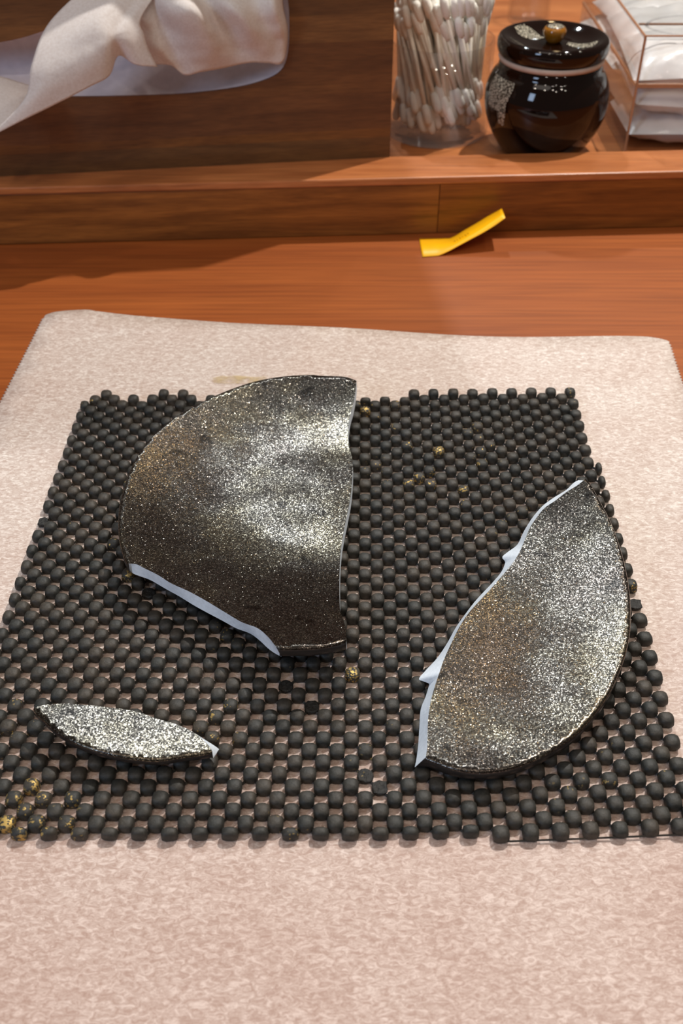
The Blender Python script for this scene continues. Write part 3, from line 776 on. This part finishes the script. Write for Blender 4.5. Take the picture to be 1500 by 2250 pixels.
v, f = lathe([(RL * .10, HL - .0005), (RL * .15, HL + .0012), (RL * .20, HL + .004), (RL * .21, HL + .006), (RL * .17, HL + .0076), (RL * .08, HL + .0082), (.0002, HL + .0083)], kc, 32)
o = child('knob', v, f, M['amber'], pot); o['label'] = 'amber glazed knob with a white top'
v, f = lathe([(RL * .175, HL + .0074), (RL * .13, HL + .0082), (.0002, HL + .0086)], kc, 24); o = child('knob_top', v, f, M['crackle'], pot)
def patch(name, prof, a0, a1, wid, seed):
    """white crackled splash laid on a turned surface: narrow sector with a drooping end"""
    V = []; Fc = []; m_ = 14
    P = cr([(a, 0, b) for a, b in prof], 4); n_ = len(P)
    for i, p in enumerate(P):
        t = i / (n_ - 1); hw = (a1 - a0) / 2 * wid(t); mid_ = (a0 + a1) / 2
        for k in range(m_ + 1):
            a = mid_ + hw * (2 * k / m_ - 1)
            edge = 0 if 0 < k < m_ and 0 < i < n_ - 1 else -.00025
            q = p.x + .00022 + edge; V.append((kc.x + q * math.cos(a), kc.y + q * math.sin(a), kc.z + p.z + (.00022 + edge)))
    for i in range(n_ - 1):
        for k in range(m_): a = i * (m_ + 1) + k; Fc.append((a, a + 1, a + m_ + 2, a + m_ + 1))
    o = child(name, V, Fc, M['crackle'], pot); o['label'] = 'white crackled glaze splash'; return o
lp_ = [(RL * .26, HL + .0002), (RL * .45, HL - .0004), (RL * .66, HL + .0007), (RL * .84, HL + .0031)]
patch('glaze_splash', lp_, math.radians(112), math.radians(150), lambda t: .5 + .5 * math.sin(math.pi * min(1, t + .1)) ** .5, 1)
patch('glaze_splash', lp_[:3] + [(RL * .78, HL + .0022)], math.radians(-38), math.radians(-8), lambda t: max(.05, 1 - .3 * t), 2)
bp_ = [(RB * .87, HN * .885), (RB * .95, HN * .80), (RB * .987, HN * .71), (RB, HN * .56), (RB * .965, HN * .42)]
patch('glaze_drip', bp_[:4], math.radians(188), math.radians(226), lambda t: 1 - .25 * t, 3)
patch('glaze_drip', bp_[2:], math.radians(210), math.radians(222), lambda t: max(.1, 1 - .3 * t), 4)

# ------------------------------------------------------------ clear acrylic box with white packets
ac0 = bp(1362, 340, ZS + .0003); ytop = bpv(1425, 79, Vector((0, ac0.y, 0)), Vector((0, 1, 0)))
AH = ytop.z - ZS; ax0 = (ac0.x + ytop.x) / 2
acr = empty('acrylic_box', (ax0, ac0.y, ZS + .0003), 'clear acrylic box with lid at the right end, filled with white wrapped packets', 'storage box')
AW, AD = .15, .16; tw_ = .0022
def slab(name, x0, x1, y0, y1, a, b, m, root=acr, bw=.0003):
    v, f = prism([(x0, y0), (x1, y0), (x1, y1), (x0, y1)], a, b); o = child(name, v, f, m, root, smooth=False); bevel(o, bw, 1); return o
X0, Y0, Z0_ = ax0, ac0.y, ZS + .0003
ZL = bpv(1409, 187, Vector((0, Y0, 0)), Vector((0, 1, 0))).z
slab('front_wall', X0 + .0004, X0 + AW, Y0, Y0 + tw_, Z0_, ZL - .0008, M['clear'])
slab('side_wall', X0, X0 + tw_, Y0 + tw_, Y0 + AD, Z0_, ZL - .0008, M['clear'])
slab('back_wall', X0 + .0004, X0 + AW, Y0 + AD, Y0 + AD + tw_, Z0_, ZL - .0008, M['clear'])
slab('lid_front', X0 + .0004, X0 + AW, Y0, Y0 + tw_, ZL, ytop.z - tw_, M['clear'])
slab('lid_side', X0, X0 + tw_, Y0 + tw_, Y0 + AD, ZL, ytop.z - tw_, M['clear'])
slab('lid_top', X0, X0 + AW, Y0, Y0 + AD, ytop.z - tw_ + .0001, ytop.z, M['clear'])
for nm, a in (('corner_edge', (X0 - .0003, X0 + .0009, Y0 - .0004, Y0 + .0008, Z0_, ytop.z)), ('top_edge', (X0, X0 + AW, Y0 - .0004, Y0 + .0004, ytop.z - .0004, ytop.z + .0004)),
              ('side_edge', (X0 - .0004, X0 + .0006, Y0, Y0 + AD, ytop.z - .0006, ytop.z + .0004)), ('lid_seam', (X0, X0 + AW, Y0 - .0003, Y0 + .0014, ZL - .0016, ZL + .0006)),
              ('lid_seam', (X0 - .0003, X0 + .0012, Y0, Y0 + AD, ZL - .0012, ZL + .0004)), ('inner_ridge', (X0 + .004, X0 + AW, Y0 + .03, Y0 + .0315, ytop.z - tw_ - .001, ytop.z - tw_))):
    slab(nm, *a, M['edge'], bw=.0002)
# ring-shaped finger hole rim in the lid front
rv = []; rf = []; cxx, czz, R1 = X0 + .034, (ZL + ytop.z) / 2 + .001, .0185
for k in range(40):
    a = 2 * math.pi * k / 40
    for rr, yy in ((R1, Y0 + .018), (R1 + .0014, Y0 + .018), (R1 + .0007, Y0 + .0165)):
        rv.append((cxx + rr * 1.5 * math.cos(a), Y0 + .018 + rr * 1.0 * math.sin(a), ytop.z - .0004 + (yy - Y0 - .018) * -.5))
for k in range(40):
    for j in range(3): rf.append((k * 3 + j, k * 3 + (j + 1) % 3, ((k + 1) % 40) * 3 + (j + 1) % 3, ((k + 1) % 40) * 3 + j))
o = child('finger_ring', rv, rf, M['clear'], acr)
def packet(c, sx, sy, sz, rot, seed, label):
    V = []; Fc = []; nu, nv_ = 22, 16
    R = rot.to_matrix()
    for s in (1, -1):
        for i in range(nu + 1):
            for j in range(nv_ + 1):
                u = i / nu * 2 - 1; v_ = j / nv_ * 2 - 1
                t = (1 - abs(u) ** 3) * (1 - abs(v_) ** 3); t = max(0, t) ** .6
                cr_ = noise.noise(Vector((u * 2.2, v_ * 2.2, seed + s))) * .35 + abs(noise.noise(Vector((u * 5, v_ * 5, seed)))) * .25
                V.append(c + R @ Vector((u * sx, v_ * sy, s * sz * t * (.8 + cr_))))
        b0 = 0 if s == 1 else (nu + 1) * (nv_ + 1)
        for i in range(nu):
            for j in range(nv_): a = b0 + i * (nv_ + 1) + j; Fc.append((a, a + 1, a + nv_ + 2, a + nv_ + 1))
    o = obj('wrapped_packet', V, Fc, M['packet']); tag(o, label, 'packet', 'white packets in the acrylic box'); return o
from mathutils import Euler
PK = []
ah = AH - .006
for lv, lvn in enumerate(('lowest', 'middle', 'topmost')):
    for r_, rn_ in enumerate(('front', 'middle', 'back')):
        for c_, cn_ in enumerate(('left', 'right')):
            PK.append(((.036 + c_ * .066 + .004 * math.sin(lv * 3 + r_), .032 + r_ * .049, ah * (.17 + .29 * lv)), (.034, .0275, ah * .19),
                       (.10 * math.sin(r_ * 5 + lv), .08 * math.sin(c_ * 4 + lv * 2), .06 * math.sin(lv * 9 + r_ * 4 + c_)),
                       'white wrapped packet in the acrylic box, %s layer, %s row, %s side' % (lvn, rn_, cn_)))
for k, (c, s, r, lb) in enumerate(PK):
    packet(Vector((X0 + c[0], Y0 + c[1], Z0_ + c[2])), s[0], s[1], s[2], Euler(r), k * 7.3, lb)

# ------------------------------------------------------------ clear cup in the background
cb = bp(1165, 62, ZS); rc = 46 / scale_at(cb)
cc = Vector((cb.x, cb.y + rc, ZS + .0004))
cup = empty('clear_cup', cc, 'clear plastic cup standing behind the dark jar at the top edge', 'cup')
v, f = lathe([(rc * .9, 0), (rc, .002), (rc, .07), (rc - .0015, .07), (rc - .0015, .003), (.0003, .003)], cc, 40, close=False); f.append(tuple(range(40))[::-1])
child('cup_wall', v, f, M['clear'], cup)
